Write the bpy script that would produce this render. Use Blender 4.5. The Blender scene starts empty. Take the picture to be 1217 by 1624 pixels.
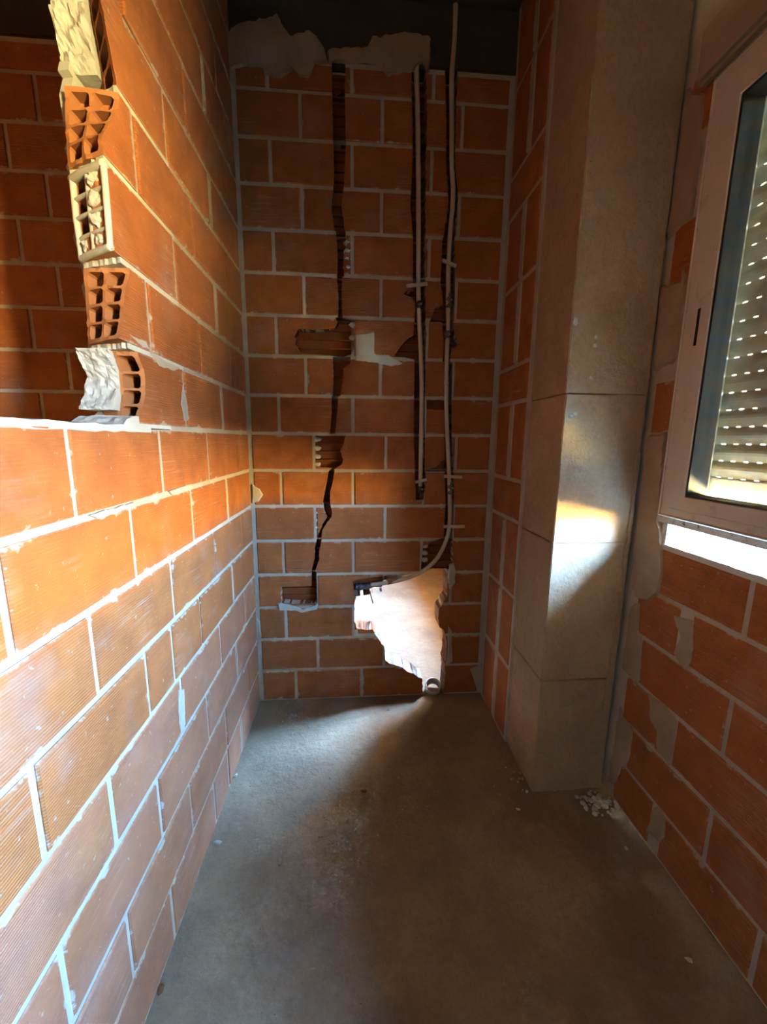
import bpy, bmesh, math, random
from mathutils import Vector, Matrix, noise

random.seed(7)
S = bpy.context.scene
COL = S.collection

# ------------------------------------------------------------------ camera
F_PX, YAW, PITCH, ROLL = 640.629, 0.074811, -0.175699, 0.009937
CAM = Vector((0.42490, -1.69921, 1.17707))
_f = Vector((math.sin(YAW)*math.cos(PITCH), math.cos(YAW)*math.cos(PITCH), math.sin(PITCH)))
_r = Vector((math.cos(YAW), -math.sin(YAW), 0))
_u = _r.cross(_f)
RIGHT = math.cos(ROLL)*_r + math.sin(ROLL)*_u
UP = -math.sin(ROLL)*_r + math.cos(ROLL)*_u
cd = bpy.data.cameras.new('camera')
cam = bpy.data.objects.new('camera', cd); COL.objects.link(cam)
cam.matrix_world = Matrix(((RIGHT.x, UP.x, -_f.x, CAM.x), (RIGHT.y, UP.y, -_f.y, CAM.y),
                           (RIGHT.z, UP.z, -_f.z, CAM.z), (0, 0, 0, 1)))
cd.sensor_fit = 'HORIZONTAL'; cd.sensor_width = 36.0; cd.lens = F_PX/1217.0*36.0
cd.clip_start = 0.02
S.camera = cam

# ------------------------------------------------------------------ sky and exposure
SKY_HIGH = (0.36, 0.81, 1.66); SKY_LOW = (0.53, 0.94, 1.54); GROUND = (1.55, 1.18, 0.50); DAY_K = 80.0
w = bpy.data.worlds.new('daylight'); S.world = w; w.use_nodes = True
nt = w.node_tree; nt.nodes.clear()
out = nt.nodes.new('ShaderNodeOutputWorld'); bg = nt.nodes.new('ShaderNodeBackground')
tc = nt.nodes.new('ShaderNodeTexCoord'); sp = nt.nodes.new('ShaderNodeSeparateXYZ')
mr = nt.nodes.new('ShaderNodeMapRange'); mx = nt.nodes.new('ShaderNodeValToRGB')
mr.inputs[1].default_value = -0.5; mr.inputs[2].default_value = 0.5
nt.links.new(tc.outputs['Generated'], sp.inputs[0]); nt.links.new(sp.outputs[2], mr.inputs[0])
nt.links.new(mr.outputs[0], mx.inputs[0])
e_ = mx.color_ramp.elements
e_[0].position = .49; e_[0].color = (*GROUND, 1); e_[1].position = .85; e_[1].color = (*SKY_HIGH, 1)
e2_ = e_.new(.53); e2_.color = (*SKY_LOW, 1)
bg.inputs[1].default_value = DAY_K
nt.links.new(mx.outputs[0], bg.inputs[0]); nt.links.new(bg.outputs[0], out.inputs[0])
S.view_settings.view_transform = 'Standard'; S.view_settings.look = 'None'
S.view_settings.exposure = 3.45; S.view_settings.gamma = 1.0; S.view_settings.use_curve_mapping = False
S.cycles.max_bounces = 16; S.cycles.diffuse_bounces = 10; S.cycles.transparent_max_bounces = 16
S.cycles.use_denoising = True; S.cycles.sample_clamp_indirect = 10.0
S.cycles.caustics_reflective = False; S.cycles.caustics_refractive = False

# ------------------------------------------------------------------ openings in the outer wall (x = XR .. XO)
XR, XO = 1.29, 1.57
SLIT = (-1.32, -0.655, 0.895, 2.0)        # y0 y1 z0 z1: the window seen in the photograph
OPEN2 = (-2.69, -2.23, 1.06, 1.68)        # unseen opening, assumed here and sized to light the left wall
OPEN3 = (0.34, 1.05, 0.90, 1.68)          # unglazed opening of the next room
def portal(name, y0, y1, z0, z1, x):
    l = bpy.data.lights.new(name, 'AREA'); l.shape = 'RECTANGLE'; l.size = y1-y0; l.size_y = z1-z0
    l.cycles.is_portal = True
    o = bpy.data.objects.new(name, l); COL.objects.link(o)
    o.matrix_world = Matrix(((0, 0, 1, x), (1, 0, 0, (y0+y1)/2), (0, 1, 0, (z0+z1)/2), (0, 0, 0, 1)))
portal('daylight_opening', SLIT[0], SLIT[1], 0.895, 0.962, XR+0.10)
portal('daylight_opening', OPEN2[0], OPEN2[1], OPEN2[2], OPEN2[3], XO)
portal('daylight_opening', OPEN3[0], OPEN3[1], OPEN3[2], OPEN3[3], XO)

# ------------------------------------------------------------------ helpers
def ray(px, py):
    return RIGHT*((px-608.5)/F_PX) + UP*(-(py-812)/F_PX) + _f
def pl(px, py, ax, val):
    d = ray(px, py); t = (val-CAM[ax])/d[ax]; return CAM + d*t
def bw(pts, y=0.0):                       # photo points lying on the back wall -> (x, z)
    return [(lambda q: (q.x, q.z))(pl(a, b, 1, y)) for a, b in pts]

ALB = 0.35
def node_mat(name):
    m = bpy.data.materials.new(name); m.use_nodes = True
    t = m.node_tree; b = t.nodes['Principled BSDF']
    return m, t, b
def N(t, typ, **k):
    n = t.nodes.new(typ)
    for a, v in k.items(): setattr(n, a, v)
    return n
def noise_n(t, vec, scale, detail=4, rough=.55):
    n = N(t, 'ShaderNodeTexNoise'); n.inputs['Scale'].default_value = scale
    n.inputs['Detail'].default_value = detail; n.inputs['Roughness'].default_value = rough
    if vec is not None: t.links.new(vec, n.inputs['Vector'])
    return n.outputs[0]
def rng(t, v, a, b, c=0., d=1.):
    n = N(t, 'ShaderNodeMapRange'); t.links.new(v, n.inputs[0])
    for i, x in zip((1, 2, 3, 4), (a, b, c, d)): n.inputs[i].default_value = x
    return n.outputs[0]
def mth(t, op, a, b=None):
    n = N(t, 'ShaderNodeMath', operation=op)
    for i, x in enumerate((a, b)):
        if x is None: continue
        if isinstance(x, (int, float)): n.inputs[i].default_value = x
        else: t.links.new(x, n.inputs[i])
    return n.outputs[0]
def mixc(t, f, a, b, mode='MIX'):
    n = N(t, 'ShaderNodeMix', data_type='RGBA', blend_type=mode)
    for i, x in ((0, f), (6, a), (7, b)):
        if isinstance(x, (int, float)): n.inputs[i].default_value = x
        elif isinstance(x, tuple): n.inputs[i].default_value = (*x, 1)
        else: t.links.new(x, n.inputs[i])
    return n.outputs[2]
def bump(t, b, h, strength, dist, prev=None):
    n = N(t, 'ShaderNodeBump'); n.inputs['Strength'].default_value = strength; n.inputs['Distance'].default_value = dist
    t.links.new(h, n.inputs['Height'])
    if prev is not None: t.links.new(prev, n.inputs['Normal'])
    t.links.new(n.outputs[0], b.inputs['Normal']); return n.outputs[0]
def pos(t): return N(t, 'ShaderNodeNewGeometry').outputs['Position']

MORTAR_C = (0.76, 0.65, 0.50)
def brick_material(name, HX, HZ, bands, dust=0.):
    m, t, b = node_mat(name)
    P = pos(t); oi = N(t, 'ShaderNodeObjectInfo'); rnd = oi.outputs['Random']
    obj = N(t, 'ShaderNodeTexCoord').outputs['Object']
    s = N(t, 'ShaderNodeSeparateXYZ'); t.links.new(obj, s.inputs[0])
    base = mixc(t, rnd, (0.60, 0.174, 0.036), (0.72, 0.230, 0.052))
    n1 = noise_n(t, P, 14, 5)
    base = mixc(t, rng(t, n1, .35, .7), base, (0.50, 0.142, 0.032))
    if dust: base = mixc(t, mth(t, 'MULTIPLY', rng(t, noise_n(t, P, 6, 4), .2, .7), dust), base, (0.76, 0.40, 0.30))
    n2 = noise_n(t, P, 5.5, 4, .6)
    base = mixc(t, mth(t, 'MULTIPLY', rng(t, n2, .56, .74), .42), base, (0.66, 0.38, 0.27))
    # dabs of mortar wiped over the arrises
    du = mth(t, 'SUBTRACT', HX, mth(t, 'ABSOLUTE', s.outputs[0])); dv = mth(t, 'SUBTRACT', HZ, mth(t, 'ABSOLUTE', s.outputs[2]))
    d = mth(t, 'MINIMUM', du, dv)
    n3 = noise_n(t, P, 18, 4, .65); n3b = noise_n(t, P, 90, 3, .6)
    lim = mth(t, 'MULTIPLY', rng(t, n3, .54, .85), .022)
    st = mth(t, 'SUBTRACT', mth(t, 'ADD', lim, mth(t, 'MULTIPLY', rng(t, n3b, .35, .75), .003)), d)
    smear = rng(t, st, -.002, .003)
    # pale drag marks along the grooves
    mp = N(t, 'ShaderNodeMapping'); mp.inputs['Scale'].default_value = (7, 7, 150) if bands == 'Z' else (60, 60, 8); t.links.new(P, mp.inputs['Vector'])
    drag = mth(t, 'MULTIPLY', rng(t, noise_n(t, mp.outputs[0], 1., 3, .6), .52, .66), rng(t, noise_n(t, P, 4.3, 3, .6), .50, .70))
    base = mixc(t, mth(t, 'MULTIPLY', drag, .55), base, (0.66, 0.50, 0.38))
    # scattered splashes
    n4 = noise_n(t, P, 75, 3, .6)
    spl = mth(t, 'MULTIPLY', rng(t, n4, .665, .70), .75)
    base = mixc(t, mth(t, 'MULTIPLY', smear, .8), base, MORTAR_C)
    base = mixc(t, spl, base, (0.62, 0.50, 0.38))
    base = mixc(t, 1., base, (ALB, ALB, ALB), 'MULTIPLY')
    t.links.new(base, b.inputs['Base Color']); b.inputs['Roughness'].default_value = .82
    b.inputs['Specular IOR Level'].default_value = .25
    # extrusion grooves along the length of the brick
    wv = N(t, 'ShaderNodeTexWave', wave_type='BANDS', bands_direction=bands); wv.inputs['Scale'].default_value = 62
    wv.inputs['Distortion'].default_value = .35; wv.inputs['Detail'].default_value = 1; wv.inputs['Detail Scale'].default_value = 2
    t.links.new(obj, wv.inputs['Vector'])
    fade = rng(t, mth(t, 'ADD', noise_n(t, P, 3.2, 2), mth(t, 'MULTIPLY', rnd, .25)), .42, .72, .15, 1.)
    h = mth(t, 'MULTIPLY', wv.outputs['Color'], fade)
    p = bump(t, b, h, .55, .0022)
    bump(t, b, noise_n(t, P, 120, 4), .35, .0015, p)
    return m
def mortar_material(name, col, sc=60):
    m, t, b = node_mat(name); P = pos(t)
    c = mixc(t, rng(t, noise_n(t, P, 9, 5), .3, .7), tuple(x*.82 for x in col), tuple(min(1, x*1.15) for x in col))
    c = mixc(t, 1., c, (ALB, ALB, ALB), 'MULTIPLY')
    t.links.new(c, b.inputs['Base Color']); b.inputs['Roughness'].default_value = .95
    b.inputs['Specular IOR Level'].default_value = .2
    p = bump(t, b, noise_n(t, P, sc, 6, .65), .6, .004)
    bump(t, b, noise_n(t, P, 260, 2), .3, .001, p)
    return m
def concrete_material(name, col, dark, sc):
    m, t, b = node_mat(name); P = pos(t)
    c = mixc(t, rng(t, noise_n(t, P, 3.0*sc, 6, .6), .33, .68), dark, col)
    c = mixc(t, mth(t, 'MULTIPLY', rng(t, noise_n(t, P, 9*sc, 5, .7), .55, .75), .5), c, tuple(min(1, x*1.25) for x in col))
    c = mixc(t, mth(t, 'MULTIPLY', rng(t, noise_n(t, P, 70*sc, 4, .7), .45, .7), .30), c, tuple(x*.62 for x in dark))
    # small pores and stains
    v = N(t, 'ShaderNodeTexVoronoi'); v.inputs['Scale'].default_value = 34*sc; t.links.new(P, v.inputs['Vector'])
    pore = mth(t, 'MULTIPLY', rng(t, v.outputs['Distance'], .05, .10, 1, 0), rng(t, noise_n(t, P, 7*sc, 2), .50, .62))
    c = mixc(t, mth(t, 'MULTIPLY', pore, .7), c, tuple(x*.35 for x in dark))
    c = mixc(t, 1., c, (ALB, ALB, ALB), 'MULTIPLY')
    t.links.new(c, b.inputs['Base Color']); b.inputs['Roughness'].default_value = .9
    b.inputs['Specular IOR Level'].default_value = .25
    p = bump(t, b, noise_n(t, P, 26*sc, 7, .65), .8, .008)
    bump(t, b, noise_n(t, P, 160*sc, 3), .35, .0015, p)
    return m
def plain(name, col, rough=.6, spec=.3, dirt=None, dscale=20, metal=0., d0=.58, d1=.75):
    m, t, b = node_mat(name); P = pos(t)
    c = mixc(t, rng(t, noise_n(t, P, 12, 4), .3, .7), tuple(x*.88 for x in col), col)
    if dirt:
        c = mixc(t, rng(t, noise_n(t, P, dscale, 5, .7), d0, d1), c, dirt)
    c = mixc(t, 1., c, (ALB, ALB, ALB), 'MULTIPLY')
    t.links.new(c, b.inputs['Base Color']); b.inputs['Roughness'].default_value = rough
    b.inputs['Specular IOR Level'].default_value = spec; b.inputs['Metallic'].default_value = metal
    return m
M = {}
M['brick'] = brick_material('brick_clay', .145, .07, 'Z')
M['brick_dusty'] = brick_material('brick_clay_dusty', .145, .07, 'Z', .28)
M['brick_upright'] = brick_material('brick_clay_upright', .075, .145, 'X')
M['mortar'] = mortar_material('mortar', MORTAR_C)
M['mortar_white'] = mortar_material('mortar_white', (1.0, 0.92, 0.76), 45)
M['plaster'] = mortar_material('plaster', (0.58, 0.43, 0.28), 30)
M['concrete'] = concrete_material('concrete_column', (0.80, 0.55, 0.32), (0.55, 0.37, 0.21), 1.0)
M['screed'] = concrete_material('floor_screed', (0.54, 0.365, 0.205), (0.33, 0.215, 0.12), 1.4)
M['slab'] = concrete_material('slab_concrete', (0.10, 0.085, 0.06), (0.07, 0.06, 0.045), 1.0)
M['alu'] = plain('white_lacquer', (1.0, 0.88, 0.74), .42, .4, (0.55, 0.44, 0.33), 28)
M['alu_dirty'] = plain('dirty_lacquer', (0.95, 0.85, 0.70), .6, .3, (0.16, 0.11, 0.07), 60, d0=.56, d1=.66)
M['rubber'] = plain('black_rubber', (0.012, 0.010, 0.009), .6, .3)
M['shutter'] = plain('shutter_plastic', (1.0, 0.98, 0.85), .45, .35, (0.72, 0.62, 0.48), 14)
M['pipe'] = plain('conduit_plastic', (1.0, 0.80, 0.60), .5, .35)
M['peg'] = plain('peg_wood', (1.0, 0.80, 0.60), .75, .2)
M['tape'] = plain('grey_tape', (0.13, 0.14, 0.14), .45, .4)
M['dark'] = plain('dark_iron', (0.05, 0.035, 0.028), .5, .4)
M['clay_raw'] = plain('broken_clay', (0.84, 0.33, 0.12), .9, .15, (0.86, 0.42, 0.20), 30)
M['facade'] = mortar_material('facade_render', (0.6, 0.56, 0.5))
def shutter_material():
    m, t, b = node_mat('shutter_slats'); P = pos(t); t.nodes.remove(b)
    o = [n for n in t.nodes if n.type == 'OUTPUT_MATERIAL'][0]
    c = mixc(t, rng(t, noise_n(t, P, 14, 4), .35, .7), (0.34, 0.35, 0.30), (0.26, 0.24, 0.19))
    d = N(t, 'ShaderNodeBsdfDiffuse'); tl = N(t, 'ShaderNodeBsdfTranslucent'); mx_ = N(t, 'ShaderNodeMixShader')
    mx_.inputs[0].default_value = .0022; tl.inputs[0].default_value = (.8, .78, .66, 1)
    t.links.new(c, d.inputs[0]); t.links.new(d.outputs[0], mx_.inputs[1]); t.links.new(tl.outputs[0], mx_.inputs[2])
    t.links.new(mx_.outputs[0], o.inputs[0]); return m
M['slats'] = shutter_material()
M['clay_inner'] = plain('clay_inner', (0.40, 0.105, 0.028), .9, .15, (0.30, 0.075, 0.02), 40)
def glass_material():
    m = bpy.data.materials.new('window_glass'); m.use_nodes = True; t = m.node_tree; t.nodes.clear()
    o = N(t, 'ShaderNodeOutputMaterial'); mx_ = N(t, 'ShaderNodeMixShader'); tr = N(t, 'ShaderNodeBsdfTransparent')
    gl = N(t, 'ShaderNodeBsdfGlossy')
    tr.inputs[0].default_value = (.90, .94, .91, 1); gl.inputs['Roughness'].default_value = .04; mx_.inputs[0].default_value = .05
    t.links.new(tr.outputs[0], mx_.inputs[1]); t.links.new(gl.outputs[0], mx_.inputs[2])
    t.links.new(mx_.outputs[0], o.inputs[0]); return m
M['glass'] = glass_material()

def tag(o, label=None, cat=None, group=None, kind=None):
    if label: o['label'] = label
    if cat: o['category'] = cat
    if group: o['group'] = group
    if kind: o['kind'] = kind
    return o
def link(name, me, mat=None, parent=None, mw=None):
    o = bpy.data.objects.new(name, me); COL.objects.link(o)
    if mat and not me.materials: me.materials.append(M[mat])
    if mw is not None: o.matrix_world = mw
    if parent is not None: o.parent = parent          # parents of the walls stand at the origin
    return o
def mesh(name, v, f, smooth=False):
    me = bpy.data.meshes.new(name); me.from_pydata([tuple(p) for p in v], [], f); me.update()
    bm = bmesh.new(); bm.from_mesh(me); bmesh.ops.recalc_face_normals(bm, faces=bm.faces); bm.to_mesh(me); bm.free()
    if smooth:
        for p in me.polygons: p.use_smooth = True
    return me
def box_vf(x0, x1, y0, y1, z0, z1, base=0):
    v = [(x, y, z) for z in (z0, z1) for y in (y0, y1) for x in (x0, x1)]
    f = [(0, 1, 3, 2), (4, 6, 7, 5), (0, 4, 5, 1), (2, 3, 7, 6), (0, 2, 6, 4), (1, 5, 7, 3)]
    return v, [tuple(i+base for i in q) for q in f]
def boxes(name, bl):
    v, f = [], []
    for b in bl:
        a, c = box_vf(*b, base=len(v)); v += a; f += c
    me = bpy.data.meshes.new(name); me.from_pydata(v, [], f); me.update()
    bm = bmesh.new(); bm.from_mesh(me); bmesh.ops.recalc_face_normals(bm, faces=bm.faces); bm.to_mesh(me); bm.free()
    return me
def prism(poly, y0, y1):                   # poly in (x, z), extruded along y
    n = len(poly)
    v = [(x, y0, z) for x, z in poly] + [(x, y1, z) for x, z in poly]
    f = [tuple(range(n)), tuple(range(2*n-1, n-1, -1))] + [(i, (i+1) % n, (i+1) % n+n, i+n) for i in range(n)]
    return v, f
def nz(x, y=0, z=0, s=1.): return noise.noise(Vector((x*s, y*s, z*s)))
def rough_box(name, b, step, amp, sc=9., bev=.006):
    me = bpy.data.meshes.new(name); bm = bmesh.new(); v, f = box_vf(*b)
    bv = [bm.verts.new(p) for p in v]
    for q in f: bm.faces.new([bv[i] for i in q])
    if bev: bmesh.ops.bevel(bm, geom=[e for e in bm.edges], offset=bev, segments=2, affect='EDGES')
    for ax in range(3):
        lo, hi = b[2*ax], b[2*ax+1]; n = int((hi-lo)/step)
        for i in range(1, n):
            co = Vector((0, 0, 0)); co[ax] = lo+(hi-lo)*i/n; no = Vector((0, 0, 0)); no[ax] = 1
            bmesh.ops.bisect_plane(bm, geom=bm.verts[:]+bm.edges[:]+bm.faces[:], plane_co=co, plane_no=no)
    bmesh.ops.recalc_face_normals(bm, faces=bm.faces); bm.normal_update()
    for vv in bm.verts:
        c = vv.co
        vv.co = c + vv.normal*amp*(nz(c.x, c.y, c.z, sc)+.5*nz(c.x+3, c.y, c.z, sc*3))
    bm.to_mesh(me); bm.free()
    for p in me.polygons: p.use_smooth = True
    me.set_sharp_from_angle(angle=math.radians(32))
    return me
def volume(me):
    bm = bmesh.new(); bm.from_mesh(me); v = abs(bm.calc_volume()); bm.free(); return v
def world_bb(o):
    p = [o.matrix_world @ Vector(c) for c in o.bound_box]
    return [min(q[i] for q in p) for i in range(3)], [max(q[i] for q in p) for i in range(3)]
def apply_cuts(o, cutters):
    mats = list(o.data.materials)
    for c in cutters:
        v0 = volume(o.data); best = None
        a0, a1 = world_bb(o); b0, b1 = world_bb(c); ov = 1.
        for i in range(3): ov *= max(0., min(a1[i], b1[i])-max(a0[i], b0[i]))
        for solver in ('EXACT', 'FAST'):
            md = o.modifiers.new('cut', 'BOOLEAN'); md.operation = 'DIFFERENCE'; md.solver = solver; md.object = c
            bpy.context.view_layer.update()
            dg = bpy.context.evaluated_depsgraph_get()
            me = bpy.data.meshes.new_from_object(o.evaluated_get(dg), preserve_all_data_layers=False, depsgraph=dg)
            o.modifiers.clear(); v1 = volume(me)
            if v0-ov*1.1-1e-7 <= v1 <= v0*1.02: best = me; break
        if best is not None and len(best.polygons) == 0: o.data = best; return 0
        if best is not None: o.data = best
    o.data.materials.clear()
    for m_ in mats: o.data.materials.append(m_)
    return len(o.data.polygons)
CUTTERS = []
def cutter(v, f):
    o = link('cutter', mesh('cutter', v, f)); CUTTERS.append(o); return o

# brick: local X along the wall, Z up, local -Y is the face
BR = {}
def brick_mesh(L, H, T, c=.003, mat='brick'):
    k = (round(L, 4), round(H, 4), round(T, 4), mat)
    if k in BR: return BR[k]
    a, h, q = L/2-.0012, H/2-.0012, T/2
    v = [(s*(a-c), -q, t_*(h-c)) for s, t_ in ((-1, -1), (1, -1), (1, 1), (-1, 1))]
    v += [(s*a, -q+c, t_*h) for s, t_ in ((-1, -1), (1, -1), (1, 1), (-1, 1))]
    v += [(s*a, q, t_*h) for s, t_ in ((-1, -1), (1, -1), (1, 1), (-1, 1))]
    f = [(0, 1, 2, 3), (11, 10, 9, 8)]
    for i in range(4):
        j = (i+1) % 4; f += [(i, j, j+4, i+4), (i+4, j+4, j+8, i+8)]
    me = mesh('brick', v, f); me.materials.append(M[mat]); BR[k] = me; return me
ROT = {'back': 0., 'left': math.pi/2, 'right': -math.pi/2}
def brick_at(wall, side, face, u0, u1, z0, z1, T, jit=.0016, tilt=.004, mat='brick'):
    """a brick between u0..u1 (world x for the back wall, world y for the side walls)"""
    uc, zc = (u0+u1)/2, (z0+z1)/2; dj = random.uniform(-jit, jit)
    L, H = abs(u1-u0), z1-z0
    if side == 'back': p = Vector((uc, face+T/2+dj, zc))
    elif side == 'left': p = Vector((face-T/2+dj, uc, zc))
    else: p = Vector((face+T/2+dj, uc, zc))
    mw = Matrix.Translation(p) @ Matrix.Rotation(ROT[side]+random.uniform(-tilt, tilt), 4, 'Z') @ Matrix.Rotation(random.uniform(-tilt, tilt), 4, 'Y')
    return link('brick', brick_mesh(L, H, T, mat=mat), parent=wall, mw=mw)
def patch(name, poly, side, face, th, mat, parent, amp=.006, step=.012, shrink=.006, seed=0):
    """flat smear of mortar or plaster with a ragged outline; poly in (u, z)"""
    pts = []
    for (a, b), (c, d) in zip(poly, poly[1:]+poly[:1]):
        n = max(1, int(math.hypot(c-a, d-b)/step))
        for i in range(n):
            u, z = a+(c-a)*i/n, b+(d-b)*i/n
            pts.append((u+amp*nz(u*40+seed, z*40, 1.7)+.5*amp*nz(u*130, z*130+seed, .3), z+amp*nz(u*40, z*40+seed, 9.2)+.5*amp*nz(u*130+seed, z*130, 5.3)))
    cu = sum(p[0] for p in pts)/len(pts); cz = sum(p[1] for p in pts)/len(pts)
    inner = []
    for u, z in pts:
        d = max(1e-5, math.hypot(u-cu, z-cz)); k = max(.3, 1-shrink/d); inner.append((cu+(u-cu)*k, cz+(z-cz)*k))
    def W(u, z, o_):
        return (u, face-o_, z) if side == 'back' else ((face+o_, u, z) if side == 'left' else (face-o_, u, z))
    n = len(pts)
    v = [W(u, z, -.002) for u, z in pts] + [W(u, z, th*(1+.3*nz(u*60, z*60, seed))) for u, z in inner]
    f = [(i, (i+1) % n, (i+1) % n+n, i+n) for i in range(n)] + [tuple(range(n, 2*n))] + [tuple(range(n-1, -1, -1))]
    me = mesh(name, v, f)
    bm = bmesh.new(); bm.from_mesh(me); bmesh.ops.triangulate(bm, faces=[q for q in bm.faces if len(q.verts) > 4]); bm.to_mesh(me); bm.free()
    return link(name, me, mat, parent)
def tube(name, pts, r, mat, parent=None, seg=10, smooth_n=6, rings=None):
    P = [Vector(p) for p in pts]; path = []
    for i in range(len(P)-1):
        p0, p1, p2, p3 = P[max(0, i-1)], P[i], P[i+1], P[min(len(P)-1, i+2)]
        for k in range(smooth_n):
            t = k/smooth_n
            path.append(.5*((2*p1)+(-p0+p2)*t+(2*p0-5*p1+4*p2-p3)*t*t+(-p0+3*p1-3*p2+p3)*t**3))
    path.append(P[-1]); v, f = [], []; prev = Vector((0.31, .9, .2))
    for i, c in enumerate(path):
        d = (path[min(i+1, len(path)-1)]-path[max(0, i-1)]).normalized()
        a = (prev - d*prev.dot(d)).normalized(); b = d.cross(a); prev = a
        rr = r if not rings else r*rings(i/len(path))
        v += [c + rr*(math.cos(6.28318*k/seg)*a + math.sin(6.28318*k/seg)*b) for k in range(seg)]
    for i in range(len(path)-1):
        f += [(i*seg+k, i*seg+(k+1) % seg, (i+1)*seg+(k+1) % seg, (i+1)*seg+k) for k in range(seg)]
    f += [tuple(range(seg-1, -1, -1)), tuple(range(len(v)-seg, len(v)))]
    return link(name, mesh(name, v, f, True), mat, parent)
def lump(name, c, r, mat, parent=None, seed=0, amp=.35, sub=3, rot=0.):
    bm = bmesh.new(); bmesh.ops.create_icosphere(bm, subdivisions=sub, radius=1.0)
    for v in bm.verts:
        k = 1+amp*nz(v.co.x*1.6+seed, v.co.y*1.6, v.co.z*1.6)+amp*.5*nz(v.co.x*4+seed, v.co.y*4, v.co.z*4)
        p = v.co*k; v.co = Vector((p.x*r[0], p.y*r[1], p.z*r[2]))
    bmesh.ops.rotate(bm, verts=bm.verts, matrix=Matrix.Rotation(rot, 3, 'Z'))
    me = bpy.data.meshes.new(name); bm.to_mesh(me); bm.free()
    return link(name, me, mat, parent, Matrix.Translation(Vector(c)))
def wall_minus(x0, x1, y0, y1, z0, z1, holes):
    """boxes of a wall in the y-z plane with rectangular openings (hy0, hy1, hz0, hz1)"""
    ys = sorted({y0, y1, *[h[0] for h in holes], *[h[1] for h in holes]}); res = []
    for a, b in zip(ys, ys[1:]):
        hs = [h for h in holes if h[0] < (a+b)/2 < h[1]]; z = z0
        for h in sorted(hs, key=lambda q: q[2]):
            if h[2] > z: res.append((x0, x1, a, b, z, h[2]))
            z = h[3]
        if z < z1: res.append((x0, x1, a, b, z, z1))
    return res

ZC = 2.70                                   # ceiling height
XL = 0.0; TW = 0.09; XA = 1.02              # partition face, partition thickness, alcove's right-hand face
CF, CX = -0.545, 1.03                       # column front and column left face

# ------------------------------------------------------------------ floor, ceiling, outer shell
def make_floor():
    nx, ny = 140, 250; x0, x1, y0, y1 = -1.95, XO, -3.3, 2.9; v, f = [], []
    for j in range(ny+1):
        for i in range(nx+1):
            x, y = x0+(x1-x0)*i/nx, y0+(y1-y0)*j/ny
            z = .006*nz(x, y, 0, 3.5)+.003*nz(x, y, 4, 11)+.0012*nz(x, y, 8, 40)-.004
            v.append((x, y, z))
    for j in range(ny):
        for i in range(nx):
            a = j*(nx+1)+i; f.append((a, a+1, a+nx+2, a+nx+1))
    b = len(v); v += [(x0, y0, -.15), (x1, y0, -.15), (x1, y1, -.15), (x0, y1, -.15)]
    f.append((b+3, b+2, b+1, b))
    me = bpy.data.meshes.new('floor'); me.from_pydata(v, [], f); me.update()
    for p in me.polygons: p.use_smooth = True
    return tag(link('floor', me, 'screed'), 'rough grey-brown concrete screed floor between the brick walls', 'floor', kind='structure')
make_floor()
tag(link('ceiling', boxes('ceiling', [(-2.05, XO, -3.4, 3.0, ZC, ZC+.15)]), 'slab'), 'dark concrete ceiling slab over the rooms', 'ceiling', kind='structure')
tag(link('wall_front', boxes('wall_front', [(-2.05, XR, -2.80, -2.70, 0, ZC)]), 'slab'), 'unseen dark wall opposite the pipes, set close to cut bounced light', 'wall', kind='structure')  # unseen wall, moved in and darkened to absorb bounced light
tag(link('wall_outer', boxes('wall_outer', [(-2.05, -1.95, -3.4, 3.0, 0, ZC)]), 'clay_raw'), 'brick wall on the far side of the next room', 'wall', kind='structure')
tag(link('wall_rear', boxes('wall_rear', [(-2.05, XR, 2.9, 3.0, 0, ZC)]), 'clay_raw'), 'brick wall at the end of the room behind the hole', 'wall', kind='structure')

# ------------------------------------------------------------------ back wall
wb = tag(link('wall_back', boxes('wall_back', [(-1.95, XR, .004, TW-.004, 0, 2.50)]), 'mortar'),
         'back wall of hollow bricks with pipe chases and a ragged hole', 'wall', kind='structure')
hole = bw([(711, 905), (710, 947), (703, 958), (696, 967), (695, 980), (697, 994), (705, 1001), (709, 1018), (708, 1041), (705, 1052), (707, 1068), (705, 1086), (704, 1125),
           (671, 1125), (670, 1076), (663, 1074), (656, 1068), (648, 1066), (639, 1059), (629, 1056), (619, 1053), (612, 1048), (610, 1026), (605, 1021), (600, 1012), (592, 999),
           (580, 999), (567, 997), (563, 987), (562, 962), (565, 946), (575, 944), (585, 943), (594, 940), (606, 938), (610, 929), (626, 925), (640, 919),
           (612, 917), (612, 913), (636, 912), (652, 911), (670, 905)])
CH = []                                     # chases: (polygon in x-z, depth)
def ch(pts, d=.024): CH.append((bw(pts), d))
# narrow wire chase
ch([(526, 92), (548, 92), (547, 150), (549, 222), (545, 222), (528, 222), (527, 150)])
ch([(529, 222), (549, 222), (546, 290), (542, 325), (548, 366), (531, 366), (526, 330), (530, 280)])
ch([(533, 366), (548, 366), (551, 385), (545, 405), (546, 438), (535, 438), (536, 400)], .026)
ch([(535, 438), (543, 438), (542, 470), (544, 503), (536, 503), (537, 470)], .02)
ch([(532, 503), (544, 503), (562, 507), (561, 530), (562, 545), (558, 562), (545, 566), (500, 561), (476, 560), (468, 545), (470, 540), (467, 533), (473, 522), (500, 523), (530, 521), (536, 512)])
ch([(528, 566), (556, 566), (556, 576), (545, 584), (545, 600), (540, 628), (528, 628), (529, 600)], .022)
ch([(526, 628), (537, 628), (532, 688), (523, 688), (526, 655)], .02)
ch([(500, 691), (548, 691), (545, 705), (540, 715), (545, 730), (528, 742), (500, 740)], .026)
ch([(535, 734), (544, 730), (541, 738), (531, 744), (529, 760), (524, 780), (524, 797), (512, 797), (514, 785), (519, 760), (521, 748)], .036)
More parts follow.
